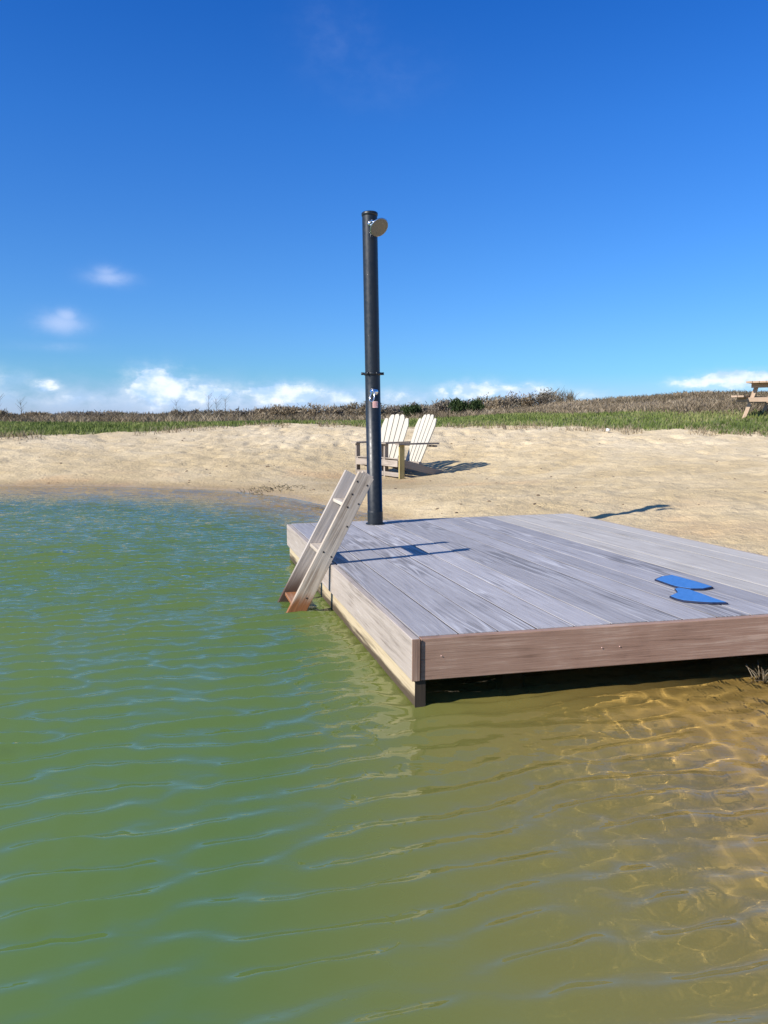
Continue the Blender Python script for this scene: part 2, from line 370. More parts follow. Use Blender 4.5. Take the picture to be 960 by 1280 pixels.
hb = t.m('ADD', t.m('MULTIPLY', n2, 1.6), t.m('ADD', t.m('MULTIPLY', n4, .6), t.m('MULTIPLY', n3, .12)))
pbsdf(t, c, rg, 0, hb, t.ramp(zz, -.05, .03, .12, .75), .024, .3)
def dryness(x, y):
    # brown brush behind the green strip: nearer on the right-hand slope
    g = 9.5+np.interp(x, [-40, -10, 0, 4, 8, 14, 40], [9, 9, 5, 1.5, -6, -7.5, -7.5])
    return veg(x, y)-g+4*fbm(x*.25, y*.25, 77)
ground = raw_mesh('ground', np.stack([GX, GY, GZ], -1).reshape(-1, 3), grid_quads(len(gx), len(gy)), m,
                  attrs={'veg': GV, 'dryv': np.clip(dryness(GX, GY)/2.5, 0, 1)})
tag(ground, kind='structure'); ground.cycles.is_caustics_receiver = True

# ------------------------------------------------------------------ water
def wave(x, y, cell):
    """height of the wind ripples; components shorter than ~3 cells fade out"""
    h = np.zeros_like(x)
    # slowly bend the wave field as it comes into the shallows on the right
    depth = np.clip(-WD/.6, 0, 1)
    gust = 1.0+.7*fbm(x*.55, y*.55, 90, 3)+.35*fbm(x*1.7, y*1.7, 95, 2)
    r2 = np.random.default_rng(11); ZR = np.zeros_like(x); ZI = np.zeros_like(x); A2 = 0
    xs = x+.10*fbm(x*1.1, y*1.1, 101, 2)*2; ys = y+.10*fbm(x*1.1+7, y*1.1, 105, 2)*2
    for k in range(54):
        main = k < 34
        lam = r2.uniform(.095, .135) if k < 22 else (r2.uniform(.15, .24) if main else r2.uniform(.06, .13))
        th = R(109)+r2.normal(0, R(8.5) if main else R(40))
        slope = (.068 if k < 22 else .023) if main else .029
        kk = 2*math.pi/lam
        a = slope/kk*np.clip((lam/cell-2.5)/1.5, 0, 1)
        ph = r2.uniform(0, 6.28)
        arg = kk*(xs*math.cos(th)+ys*math.sin(th))+ph
        if k < 34: ZR += a*np.cos(arg); ZI += a*np.sin(arg); A2 += (slope/kk)**2
        else: h += a*np.sin(arg)
    A0 = math.sqrt(A2)      # steeper lee side and sharper crests where the waves stack up
    h += ZI-.14*(2*ZR*ZI)/A0+.14*(ZI*ZI-ZR*ZR)/A0
    # calmer in the shallows, with a crossing set of small ripples that focus the light
    calm = np.interp(depth, [0, .25, 1], [.17, .4, 1.])
    far_ = np.clip((y-5)/2, 0, 1); calm = calm*(1-far_)+.85*far_
    lee = np.interp(y+.25*np.abs(x+1)*0+.8*fbm(x*.6, y*.6, 131, 2), [5.2, 7.5, 10.5], [1., .68, .40])       # sheltered under the far bank
    h *= calm*gust*lee
    sh = np.zeros_like(x)
    for k in range(14):
        lam = r2.uniform(.065, .125); th = R(20)+r2.normal(0, R(28)) if k % 2 else R(120)+r2.normal(0, R(25)); kk = 2*math.pi/lam
        sh += .023/kk*np.clip((lam/cell-2.5)/1.5, 0, 1)*np.sin(kk*(xs*math.cos(th)+ys*math.sin(th))+r2.uniform(0, 6.28))
    h += sh*np.clip(1.25-depth, 0, 1)
    shore = np.clip(-WD/.03, 0, 1)
    return h*shore
wx = axis_samples([(-24, -9, .4), (-9, -4.2, .035), (-4.2, -2.2, .02), (-2.2, 1.9, .0135), (1.9, 2.6, .03), (2.6, 6, .4)])
wy = axis_samples([(-14, -1, .3), (-1, .8, .04), (.8, 3.4, .0135), (3.4, 6.2, .016), (6.2, 9, .021), (9, 12, .032), (12, 14, .4)])
WX, WY = np.meshgrid(wx, wy); WD = terr0(WX, WY)
CX, CY = np.meshgrid(np.gradient(wx), np.gradient(wy)); cell = np.maximum(CX*.6, CY)
WZ = wave(WX, WY, cell)
murk = np.clip(1-np.exp(-np.maximum(-WD-.05, 0)*2.6), 0, 1)*.985
m, t = newmat('pond_water')
pos = t.n('ShaderNodeNewGeometry').outputs['Position']
mk = t.n('ShaderNodeAttribute', attribute_name='murk').outputs['Fac']
fine = t.n('ShaderNodeAttribute', attribute_name='fine').outputs['Fac']
pst = t.vm('MULTIPLY', pos, (1., 2.3, 1.))
rn1 = t.noise(pst, 11, 1.5, .5, .3); rn2 = t.noise(pst, 24, 1, .5)
bh = t.m('ADD', t.m('MULTIPLY', rn1, 1.), t.m('MULTIPLY', rn2, .3))
bmp = t.n('ShaderNodeBump', in_Strength=fine, in_Distance=.045, in_Height=bh).outputs[0]
mcol = t.mix(t.ramp(t.noise(pos, .35, 2), .35, .65), (.106, .174, .040), (.122, .182, .044))
mcol = t.mix(t.ramp(mk, .25, .86, smooth=False), (.50, .345, .10), mcol)
gls = t.n('ShaderNodeBsdfGlass', in_IOR=1.36, in_Roughness=0.); t.set(gls, 'Normal', bmp); t.set(gls, 'Color', (1, .96, .82, 1))
# light scattered back by the algae leaves through the mean surface, so it does not follow the ripples; only the mirror does
sca = t.n('ShaderNodeBsdfDiffuse'); t.set(sca, 'Color', mcol); t.set(sca, 'Normal', t.n('ShaderNodeCombineXYZ', i0=0., i1=0., i2=1.).outputs[0])
mir = t.n('ShaderNodeBsdfGlossy', in_Roughness=.03); t.set(mir, 'Normal', bmp)
frn = t.n('ShaderNodeFresnel', in_IOR=1.9); t.set(frn, 'Normal', bmp)
dif = t.n('ShaderNodeMixShader', i0=frn.outputs[0], i1=sca.outputs[0], i2=mir.outputs[0])
mx = t.n('ShaderNodeMixShader', i0=mk, i1=gls.outputs[0], i2=dif.outputs[0])
t.nt.links.new(mx.outputs[0], t.out.inputs[0])
water = raw_mesh('water', np.stack([WX, WY, WZ], -1).reshape(-1, 3), grid_quads(len(wx), len(wy)), m,
                 attrs={'murk': murk, 'fine': np.interp(np.hypot(WX, WY), [0, 3, 5, 8, 12], [.03, .06, .30, .42, .30])*np.clip(-WD/.08, .05, 1)})
tag(water, kind='structure'); water.cycles.is_caustics_caster = True

# ------------------------------------------------------------------ deck
DZ = .25
NL = Vector((.093, 2.546)); FL = Vector((-.693, 5.403)); NR = Vector((2.417, 3.072)); FR = Vector((1.45, 6.0))
deck = empty('wooden_deck', (.8, 4.2, 0))
tag(deck, 'low platform of weathered grey planks with brown edge boards over the pond shore', 'deck')
Pm = Matrix.Translation((-.8, -4.2, 0))
def dk(mb, name, mat, bevel=.002, label=None):
    mb.v = [tuple(Pm @ Vector(p)) for p in mb.v]; o = mb.build(name, mat, deck, bevel)
    if label: o['label'] = label
    return o
def lerp(a, b, k): return a+(b-a)*k
NB = 16; gap = .0055
inset = .033
eL = (FL-NL).normalized(); nL = Vector((-eL.y, eL.x)); nL = nL if nL.x < 0 else -nL      # outward left
eF = (NR-NL).normalized(); nF = Vector((eF.y, -eF.x))                                     # outward front
a0 = NL-nL*inset-nF*inset; a1 = NR-nF*inset; b0 = FL-nL*inset; b1 = FR
grey = MB(); pale = MB(); th = .03
for i in range(NB):
    k0, k1 = i/NB, (i+1)/NB
    f0, f1, g0, g1 = lerp(a0, a1, k0), lerp(a0, a1, k1), lerp(b0, b1, k0), lerp(b0, b1, k1)
    gl = gap*.5; u = (f1-f0).normalized()*gl
    f0, f1, g0, g1 = f0+u, f1-u, g0+u, g1-u
    dz = random.uniform(-.0015, .0015)
    t0, t1 = DZ-th+dz, DZ+dz
    mb = grey if i < 11 else pale
    r = random.random() if i != 10 else .0
    # grain runs from the front edge to the back edge
    mb.hexa([(*f1, t0), (*g1, t0), (*g0, t0), (*f0, t0), (*f1, t1), (*g1, t1), (*g0, t1), (*f0, t1)], r)
mb = MB()
for i in range(1, NB):
    p0, p1 = lerp(a0, a1, i/NB), lerp(b0, b1, i/NB); q = (p1-p0).normalized(); q = Vector((-q.y, q.x))*gap*.98
    mb.box((*((p0+p1)/2), DZ-.012), (*(p1-p0), 0), (*q, 0), (0, 0, .020))  # dark strip in each gap, its colour standing for dirt and seam shade
dk(mb, 'seams', M['dark_wood'], 0, 'dark strips for dirt and shade in the joints between the planks')
dk(grey, 'decking', M['deck_wood'], .0012)
dk(pale, 'decking', M['deck_wood_pale'], 0, 'paler warm grey planks')
mb = MB(); E0, E1 = NL-nF*.0, NR
cF = (E0+E1)/2-nF*inset/2
ff0 = E0-nF*inset/2-nL*(inset+.002)
mb.box((*((ff0+NR-nF*inset/2)/2), DZ-.0765), (*(NR-nF*inset/2-ff0), 0), (*(nF*(inset-.004)), 0), (0, 0, .149), .5)
dk(mb, 'front_fascia', M['fascia_brown'], .003, 'reddish brown edge board facing the water')
for (k0, k1, z_) in ((0., .464, 0), (.467, 1., -.002)):
    mb = MB(); p0, p1 = lerp(NL, FL, k0)-nL*inset/2, lerp(NL, FL, k1)-nL*inset/2
    mb.box((*((p0+p1)/2), DZ-.0745+z_), (*(p1-p0), 0), (*(nL*(inset-.004)), 0), (0, 0, .149))
    dk(mb, 'side_fascia', M['fascia_grey'], .003)
mb = MB(); pe = NL-nL*inset/2+nF*.0035
mb.box((*pe, DZ-.0745), (0, 0, .148), (*(nL*(inset-.004)), 0), (*(nF*.005), 0), .3)
dk(mb, 'end_grain', M['fascia_brown'], .001, 'grey-brown weathered end of the side board')
mb = MB(); p0, p1 = FR, FL-nL*.04; q = (p1-p0).normalized(); nb = Vector((-q.y, q.x)); nb = nb if nb.y > 0 else -nb
mb.box((*((p0+p1)/2+nb*.018), DZ-.077), (*(p1-p0), 0), (*(nb*.03), 0), (0, 0, .149)); dk(mb, 'back_fascia', M['fascia_grey'], .003)
mb = MB(); p0, p1 = NR, FR; q = (p1-p0).normalized(); nr = Vector((q.y, -q.x)); nr = nr if nr.x > 0 else -nr
mb.box((*((p0+p1)/2+nr*.018), DZ-.077), (*(p1-p0), 0), (*(nr*.03), 0), (0, 0, .149)); dk(mb, 'side_fascia', M['fascia_grey'], .003)
# lower beams: one just inside the left edge board, shows below it
mb = MB(); off = .052
p0, p1 = NL-nL*off-nF*.008, FL-nL*off-eL*.03
p0 = NL-nL*.034-nF*.012+nL*0; p1 = FL-nL*.034-eL*.03
mb.box((*((p0+p1)/2), .052), (*(p1-p0), 0), (*(nL*.036), 0), (0, 0, .098)); dk(mb, 'lower_beam', M['beam_pale'], .004, 'pale yellowish bearer, sunlit, just above the water')
mb = MB(); p0 = NL-nL*.034-nF*.008
mb.box((*(p0+nF*.004), .052), (0, 0, .094), (*(nL*.038), 0), (*(nF*.004), 0)); dk(mb, 'beam_end', M['dark_wood'], .0, 'dark end of the bearer')
for k in (.25, .5, .75):
    mb = MB(); p0 = lerp(NL, NR, k)-nF*.16; p1 = lerp(FL, FR, k)-eL*.05
    mb.box((*((p0+p1)/2), DZ-.03-.055), (*(p1-p0), 0), (*((p1-p0).normalized().orthogonal()*.045), 0), (0, 0, .10)); dk(mb, 'joist', M['dark_wood'], 0)
for (k, l) in ((.22, .12), (.62, .12), (.94, .12), (.06, .45), (.5, .5), (.08, .9), (.55, .9), (.92, .85)):
    p = lerp(lerp(NL, NR, k), lerp(FL, FR, k), l); zb = float(terr0(np.array([p.x]), np.array([p.y]))[0])-.25
    mb = MB(); mb.box((p.x, p.y, (zb+DZ-.035)/2), (0, 0, DZ-.035-zb), (.09, .02, 0), (-.02, .09, 0)); o = dk(mb, 'post', M['dark_wood'], .003); o.cycles.is_caustics_receiver = True
# screw heads
for k in (.045, .30, .33, .62, .9):
    mb = MB(); p = lerp(NL, NR, k)+nF*.0; mb.lathe((p.x, p.y, DZ-.055-.03*random.random()), (*nF, 0), [(.0019, -.001), (.0019, .0006), (.0001, .0008)], 10)
    dk(mb, 'screw_head', M['sticker'], 0)

# ------------------------------------------------------------------ ladder
lad = empty('wooden_ladder', (-.3, 3.9, 0))
tag(lad, 'short bleached wooden ladder leaning on the deck edge with its foot in the water', 'ladder')
nv = Vector((.9642, .2653, 0)); ev = Vector((-.2653, .9642, 0)); Eo = Vector((-.283, 3.88, 0))
dl = (nv*.471+Vector((0, 0, .882))); pw = (nv*.882-Vector((0, 0, .471)))
LW = .29; wd_ = .088; tk = .026
def lad_part(mb, name, mat, parent=lad, bev=.002):
    mb.v = [tuple(Vector(p)-lad.location) for p in mb.v] if parent is lad else mb.v
    return mb.build(name, mat, parent, bev)
base = Eo+nv*(-.214)+Vector((0, 0, .021)) + pw*(wd_/2) - dl*.45      # centre line of the rails, under water
L_tot = .45+.80
rails = []
for j, off in enumerate((0, LW)):
    mb = MB(); a = base+ev*(off+tk/2); Lr = L_tot-(0 if j == 0 else .012)
    mb.box(a+dl*(Lr/2), dl*Lr, pw*wd_, ev*tk, .5+.2*j)
    o = lad_part(mb, 'rail', M['ladder_wood'] if j == 0 else M['ladder_wood_far']); o.cycles.is_caustics_receiver = True
    if j == 0:
        o['label'] = 'nearer rail, orange brown where it meets the water'; rails.append(o)
def on_rail(s): return base+dl*s
treads = [1.077, .80, .50, .23]
for s in treads[:]:
    mb = MB(); c = on_rail(s)+ev*(LW/2+tk/2)
    top = False
    tn = Vector((.97*nv.x, .97*nv.y, -.12)).normalized() if not top else pw    # tread depth direction, nearly level
    mb.box(c if not top else c+dl*.035+pw*.0, ev*(LW-tk-.004), (Vector((nv.x, nv.y, 0)) if not top else dl)*.072, Vector((0, 0, .018)) if not top else pw*.03)
    lad_part(mb, 'tread', M['ladder_wood']).cycles.is_caustics_receiver = True
for (s, q) in ((1.20, -.03), (1.205, .026), (1.10, .03), (1.13, -.024), (1.06, -.015), (.97, .03), (.55, .012), (.80, -.02), (.795, .028), (.45, -.01), (.42, .02)):
    mb = MB(); p = on_rail(s)+pw*q-ev*.0005-lad.location
    mb.lathe(p, -ev, [(.0048, 0), (.0048, .0012), (.0001, .0014)], 10)
    mb.build('screw_head', M['screw'], rails[0])
mb = MB(); # little worn board end sticking out at the top of the nearer rail
mb.box(on_rail(L_tot+.002)+pw*.012+ev*(tk+.014)-dl*.02-lad.location, dl*.06, pw*.065, ev*.022); mb.build('top_block', M['ladder_wood'], lad, .002)

# ------------------------------------------------------------------ shower
PB = Vector((-.062, 5.403, DZ)); lean = Vector((-.0355/2.13, .004, 1))
sh = empty('outdoor_shower', PB); tag(sh, 'tall dark charcoal outdoor shower column with chrome head standing at the back of the deck', 'shower')
def sp(z, off=(0, 0, 0)): return lean*z+Vector(off)
def ring_prof(mb, prof, n=40): mb.lathe((0, 0, 0), lean, [(r, h) for r, h in prof], n)
RP = .0525
mb = MB(); ring_prof(mb, [(.0001, .001), (.066, .001), (.068, .004), (.068, .008), (.0001, .0085)]); mb.build('base_plate', M['pole'], sh)
mb = MB(); ring_prof(mb, [(RP+.002, .0085), (RP+.0025, .09), (RP+.002, .094), (RP, .0945), (RP, 1.045)]); mb.build('lower_tube', M['pole'], sh)
mb = MB(); ring_prof(mb, [(RP-.001, 1.058), (RP-.001, 2.108)]); mb.build('upper_tube', M['pole'], sh)
mb = MB(); ring_prof(mb, [(RP, 1.040), (RP+.006, 1.042), (RP+.007, 1.060), (RP-.001, 1.062)])
for a in (0, 180, 60, 120, 240, 300):
    ca, sa = math.cos(R(a)), math.sin(R(a))
    rr = RP+.017 if a in (0, 180) else RP+.010
    mb.tube([sp(1.043, (ca*rr, sa*rr, 0)), sp(1.061, (ca*rr, sa*rr, 0))], .010 if a in (0, 180) else .008, 12)
mb.box(sp(1.052), (2*(RP+.016), 0, 0), (0, .02, 0), (0, 0, .014)); mb.build('collar', M['pole'], sh)
mb = MB(); ring_prof(mb, [(RP-.001, 2.104), (RP+.0025, 2.106), (RP+.003, 2.124), (RP-.004, 2.130), (.0001, 2.131)]); mb.build('cap', M['pole'], sh)
fd = Vector((.36, -.93, 0)).normalized(); fr_ = Vector((.93, .36, 0))
hb = sp(2.045)+Vector((.10, -.99, 0))*RP
mb = MB(); q0 = hb; q1 = hb+Vector((.012, -.03, .012)); q2 = hb+Vector((.03, -.055, -.008))
mb.lathe(hb, (.10, -.99, 0), [(.019, -.004), (.019, .004), (.011, .009), (.0001, .010)], 24)
mb.tube([q0, q1, q2, q2+Vector((.012, -.012, -.018))], .0095, 14); arm = mb.build('shower_arm', M['chrome'], sh)
hn = Vector((.45, -.62, -.64)).normalized(); hc = hb+Vector((.058, -.085, -.045))
mb = MB(); mb.lathe(hc, hn, [(.0001, -.024), (.012, -.024), (.016, -.011), (.052, -.006), (.0665, -.001), (.0675, .002), (.064, .0045)], 40); hd = mb.build('shower_head', M['chrome'], sh)
mb = MB(); mb.lathe(hc, hn, [(.0635, .0042), (.060, .0052), (.0001, .0055)], 40)
u = hn.orthogonal().normalized(); v = hn.cross(u)
for rr, nn_ in ((.012, 6), (.024, 12), (.036, 18), (.048, 24), (.056, 28)):
    for k in range(nn_):
        a = 2*math.pi*k/nn_; p = hc+hn*.005+(u*math.cos(a)+v*math.sin(a))*rr
        mb.lathe(p, hn, [(.0022, 0), (.0016, .0022), (.0001, .0023)], 6)
mb.build('spray_face', M['nozzle'], hd)
# mixer lever
lb = sp(.925)+Vector((.16, -.987, 0))*RP
mb = MB(); mb.lathe(lb, (.16, -.987, 0), [(.029, -.012), (.029, .004), (.024, .010), (.022, .028), (.017, .033), (.0001, .034)], 28); mx_ = mb.build('mixer_body', M['chrome'], sh)
fw = Vector((.16, -.987, 0)); sd = Vector((.987, .16, 0))
mb = MB(); c = lb+fw*.036
loop = []
for k in range(25):
    a = 2*math.pi*k/24; loop.append(c+sd*(.0145*math.cos(a)*(1-.25*math.sin(a))-.010-.018*(1-math.sin(a))/2)+Vector((0, 0, 1))*(.038*math.sin(a)-.030)+fw*(.012-.012*math.sin(a)))
mb.tube(loop, .0042, 10, cap=False); mb.build('lever', M['chrome'], mx_)
# small printed sticker, wrapped on the tube
def curved(z0, z1, a0, a1, rad, mat, name, parent):
    vs = []; n = 8
    for z in (z0, z1):
        for k in range(n+1):
            a = a0+(a1-a0)*k/n; vs.append(sp(z, (rad*math.sin(a), -rad*math.cos(a), 0)))
    mb = MB(); mb.add(vs, [(k, k+1, n+2+k, n+1+k) for k in range(n)], smooth=True); return mb.build(name, mat, parent)
st = curved(.818, .862, -.06, .86*.8, RP+.0012, M['sticker'], 'sticker', sh)
for z0, z1, aa, ab in ((.850, .853, .02, .60), (.841, .8435, .02, .5), (.832, .8345, .02, .58), (.825, .827, .02, .35)): curved(z0, z1, aa, ab, RP+.0018, M['ink'], 'printed_line', st)

# ------------------------------------------------------------------ two blue pads on the deck
def deck_pt(px, py, z=DZ):
    ry = math.cos(PITCH)+(640-py)/960*math.sin(PITCH); rz = -math.sin(PITCH)+(640-py)/960*math.cos(PITCH); k = (z-EYE)/rz
    return Vector(((px-480)/960*k, ry*k, z))
PA = [(115, 140), (165, 118), (238, 108), (320, 130), (430, 160), (520, 188), (545, 197), (480, 210), (380, 210), (300, 198), (255, 188), (190, 166)]
PBp = [(225, 265), (262, 248), (284, 238), (262, 210), (290, 203), (370, 217), (460, 247), (560, 284), (655, 314), (540, 314), (430, 307), (330, 298), (265, 282)]
for pts, lab in ((PA, 'blue flat foam insole with dark underside lying on the deck planks, the farther of two'), (PBp, 'blue flat foam insole with a notched heel on the deck, the nearer of two')):
    P = [deck_pt(800+x/6, 700+y/6, DZ+.012) for x, y in pts]; P = [p-Vector((0, 0, p.z)) for p in P]
    c = sum(P, Vector())/len(P); root = empty('insole', (c.x, c.y, DZ+.0022)); tag(root, lab, 'insole', 'blue insoles on the deck')
    P = [p-c for p in P]; n = len(P)
    ar = sum(P[i].x*P[(i+1) % n].y-P[(i+1) % n].x*P[i].y for i in range(n))
    if ar < 0: P.reverse()
    for nm, s_, z0, z1, mt in (('sole', 1.03, 0, .0068, 'dark_sole'), ('cushion', .975, .0069, .009, 'blue')):
        mb = MB(); vs = [(p.x*s_, p.y*s_, z0) for p in P]+[(p.x*s_, p.y*s_, z1) for p in P]
        mb.add(vs, [tuple(range(n, 2*n)), tuple(reversed(range(n)))]+[(k, (k+1) % n, n+(k+1) % n, n+k) for k in range(n)]); mb.build(nm, M[mt], root, .001)

def zt(x, y): return float(terr(np.array([x]), np.array([y]))[0])
# ------------------------------------------------------------------ adirondack chairs
def make_chair():
    r = empty('adirondack_chair')
    for s in (1, -1):
        mb = MB(); mb.board((.37, s*.262, .255), (-.50, s*.262, .035), (0.03, 0, .118), None, .028); mb.build('side_rail', M['chair_grey'], r, .003)
        mb = MB(); mb.box((.335, s*.292, .265), (0, 0, .53), (.095, 0, 0), (0, .028, 0)); o = mb.build('front_leg', M['chair_ochre'] if s == 1 else M['chair_grey'], r, .003)
        mb = MB(); P = [(.43, -.055), (.43, .055), (.1, .062), (-.36, .035), (-.36, -.035), (.1, -.05)]
        vs = [(x, s*(.30+y), .532+(.0)) for x, y in P]+[(x, s*(.30+y), .556) for x, y in P]
        if s > 0: F = [(0, 1, 2, 5), (5, 2, 3, 4), (6, 11, 8, 7), (11, 10, 9, 8)]+[(k, (k+1) % 6+0, (k+1) % 6+6, k+6) for k in range(6)]
        else: F = [(0, 1, 2, 5), (5, 2, 3, 4), (6, 11, 8, 7), (11, 10, 9, 8)]+[(k, (k+1) % 6, (k+1) % 6+6, k+6) for k in range(6)]
        mb.add(vs, F); mb.build('armrest', M['chair_grey'], r, .003)
    mb = MB()
    for k in range(5):
        x = .33-k*.095; z = .30-(.33-x)*.253; mb.board((x, -.275, z), (x, .275, z), (.082, 0, .021), None, .02)
    mb.build('seat', M['chair_grey'], r, .002)
    mb = MB(); mb.box((.392, 0, .235), (0, .55, 0), (0, 0, .10), (.022, 0, 0)); mb.box((.372, 0, .06), (0, .55, 0), (0, 0, .07), (.022, 0, 0)); mb.build('front_apron', M['chair_grey'], r, .003)
    mb = MB(); mb.box((-.30, 0, .50), (0, .66, 0), (.05, 0, 0), (0, 0, .03)); mb.box((-.055, 0, .215), (0, .52, 0), (.03, 0, .0), (0, 0, .07)); mb.build('back_brace', M['chair_grey'], r, .003)
    mb = MB(); dn = Vector((-.385, 0, .923)).normalized()
    for k in range(5):
        y0 = (k-2)*.088; y1 = (k-2)*.112; L = (.86, .845, .78)[abs(k-2)]
        a = Vector((-.07, y0, .20)); b = a+dn*L+Vector((0, y1-y0, 0))
        w0, w1 = .070, .098; tkv = Vector((.923, 0, .385))*.018
        c0 = Vector((0, 1, 0)); cut = (.035, .05, .11)[abs(k-2)]; sg = 0 if k == 2 else (1 if k > 2 else -1)
        z_lo = dn*-(cut if sg > 0 else .02) ; z_hi = dn*-(cut if sg < 0 else .02)
        A = a-c0*w0/2; B = a+c0*w0/2
        C = b+c0*w1/2+(dn*-cut if sg >= 0 else dn*0); D = b-c0*w1/2+(dn*-cut if sg < 0 else dn*0)
        pts = [A, B, C, b+c0*w1*.2+dn*.012, b-c0*w1*.2+dn*.012, D]
        if sg > 0: pts[4] = b-c0*w1*.2+dn*.022
        if sg < 0: pts[3] = b+c0*w1*.2+dn*.022
        vs = pts+[p+tkv for p in pts]; n = 6; wc = [((p-a).dot(dn)+k*3, p.y, 0) for p in pts]; wc = wc+[(x, y, .02) for x, y, z in wc]
        mb.add(vs, [tuple(reversed(range(6))), tuple(range(6, 12))]+[(i, (i+1) % 6, (i+1) % 6+6, i+6) for i in range(6)], wc)
    mb.build('backrest', M['chair_white'], r, .002)
    return r
def face(o, fx, fy): o.rotation_euler = (0, 0, math.atan2(fy, fx))
ch = make_chair(); ch.location = (.405, 12.45, zt(.35, 12.2)-.01); face(ch, -.85, -.53)
tag(ch, 'white-backed slatted garden chair with ochre front leg, on sand right of the shower column', 'garden chair', 'slatted garden chairs on the beach')
c2 = copy_tree(ch); c2.location = (.0, 12.85, zt(-.1, 12.6)-.02); face(c2, -.6, -.8)
c2['label'] = 'white-backed slatted garden chair partly hidden behind the dark shower column'
for o in children(c2):
    if o.name.startswith('front_leg'): o.material_slots[0].link = 'OBJECT'; o.material_slots[0].material = M['chair_grey']

# ------------------------------------------------------------------ picnic table at the right edge
pt = empty('picnic_table', (8.72, 17.2, zt(8.72, 17.2)-.02), -R(42))      # long axis is local y
tag(pt, 'sandy brown wooden picnic table with attached benches standing on the grass slope at the right', 'picnic table')
mb = MB()
for k in range(6): mb.box((-.34+k*.136, 0, .745), (0, 1.8, 0), (.128, 0, 0), (0, 0, .04))
mb.build('tabletop', M['table_wood'], pt, .003)
for s in (1, -1):
    mb = MB()
    for k in range(2): mb.box((s*(.50+k*.135), 0, .445), (0, 1.8, 0), (.128, 0, 0), (0, 0, .04))
    mb.build('bench', M['table_wood'], pt, .003)
for yy in (-.62, .62):
    mb = MB(); mb.box((0, yy, .375), (1.32, 0, 0), (0, 0, .095), (0, .045, 0)); mb.build('cross_beam', M['table_wood'], pt, .003)
    mb = MB(); mb.box((0, yy, .675), (.74, 0, 0), (0, 0, .09), (0, .045, 0)); mb.build('top_batten', M['table_wood'], pt, .003)
    for s in (1, -1):
        mb = MB(); mb.board((s*.26, yy+.047, .72), (s*.50, yy+.047, -.02), (.10, 0, .045), None, .045); mb.build('leg', M['table_wood'], pt, .003)

# ------------------------------------------------------------------ vegetation
def leafmat(name, cols, ns=1.3):
    m, t = newmat(name); rn = t.n('ShaderNodeAttribute', attribute_name='rn').outputs['Fac']
    c = t.n('ShaderNodeValToRGB'); t.set(c, 0, rn); cr = c.color_ramp; cr.interpolation = 'LINEAR'
    while len(cr.elements) < len(cols): cr.elements.new(.5)
    for i, k in enumerate(cols): cr.elements[i].position = i/(len(cols)-1); cr.elements[i].color = (*k, 1)
    b = t.n('ShaderNodeBsdfPrincipled', in_Roughness=.7); t.set(b, 'Base Color', c.outputs[0]); t.set(b, 'Specular IOR Level', .2)
    tr = t.n('ShaderNodeBsdfTranslucent'); t.set(tr, 'Color', c.outputs[0])
    mx = t.n('ShaderNodeMixShader', i0=.25, i1=b.outputs[0], i2=tr.outputs[0]); t.nt.links.new(mx.outputs[0], t.out.inputs[0]); return m
M['grass'] = leafmat('grass_blades', [(.08, .11, .025), (.15, .20, .045), (.22, .24, .075), (.34, .30, .15)])
M['dry'] = leafmat('dry_stems', [(.09, .075, .04), (.19, .145, .09), (.30, .235, .15), (.42, .35, .24)])
M['brush'] = leafmat('brush_twigs', [(.105, .085, .055), (.18, .145, .095), (.25, .205, .14), (.18, .17, .08)])
M['brush2'] = leafmat('brush_pale', [(.11, .09, .065), (.19, .16, .12), (.26, .22, .17), (.16, .16, .08)])
M['ever'] = leafmat('evergreen_leaves', [(.02, .035, .012), (.035, .06, .018), (.06, .085, .028)])
M['bark'] = plain('bark', (.10, .08, .06), .9)
def blades(x, y, z, h, w_, lean_, rnd, name, mat, parent=None):
    """one tapering blade (quad strip of 3 points wide base -> tip) per root"""
    n = len(x); az_ = rng.uniform(0, 2*np.pi, n); la = rng.uniform(0, 2*np.pi, n)
    dx, dy = np.cos(az_)*w_/2, np.sin(az_)*w_/2
    lx, ly = np.cos(la)*lean_*h, np.sin(la)*lean_*h
    co = np.stack([np.stack([x-dx, y-dy, z], -1), np.stack([x+dx, y+dy, z], -1),
                   np.stack([x+dx*.6+lx*.4, y+dy*.6+ly*.4, z+h*.6], -1), np.stack([x-dx*.6+lx*.4, y-dy*.6+ly*.4, z+h*.6], -1),
                   np.stack([x+lx, y+ly, z+h], -1), np.stack([x+lx+dx*.15, y+ly+dy*.15, z+h], -1)], 1).reshape(-1, 3)
    b = np.arange(n)[:, None]*6
    q = np.concatenate([b+np.array([[0, 1, 2, 3]]), b+np.array([[3, 2, 5, 4]])], 0)
    return raw_mesh(name, co, q, mat, parent, attrs={'rn': np.repeat(rnd, 6)}, smooth=False)
def scatter(n, x0, x1, y0, y1, cond):
    """points roughly even in the view: denser near, inside a wedge seen from the beach"""
    X = []; Y = []
    tot = 0
    while tot < n:
        a = rng.uniform(x0, x1, n*2); y = y0*(y1/y0)**rng.random(n*2); x = a*y
        k = cond(x, y); X.append(x[k]); Y.append(y[k]); tot += k.sum()
        if len(X) > 30: break
    return np.concatenate(X)[:n], np.concatenate(Y)[:n]
# green turf
x, y = scatter(90000, -.85, .85, 11, 48, lambda x, y: (veg(x, y) > -.15) & (dryness(x, y) < 1.5))
h = (.03+.09*rng.random(len(x)))*(1+.8*fbm(x*.7, y*.7, 3)) ; rn_ = np.clip(.42+1.2*fbm(x*.8, y*.8, 13)+rng.normal(0, .18, len(x)), 0, 1)
tag(blades(x, y, terr(x, y)-.01, h, .012+.0006*y, .45, rn_, 'grass', M['grass']), 'short green turf between the sand and the brown brush', 'grass', kind='stuff')
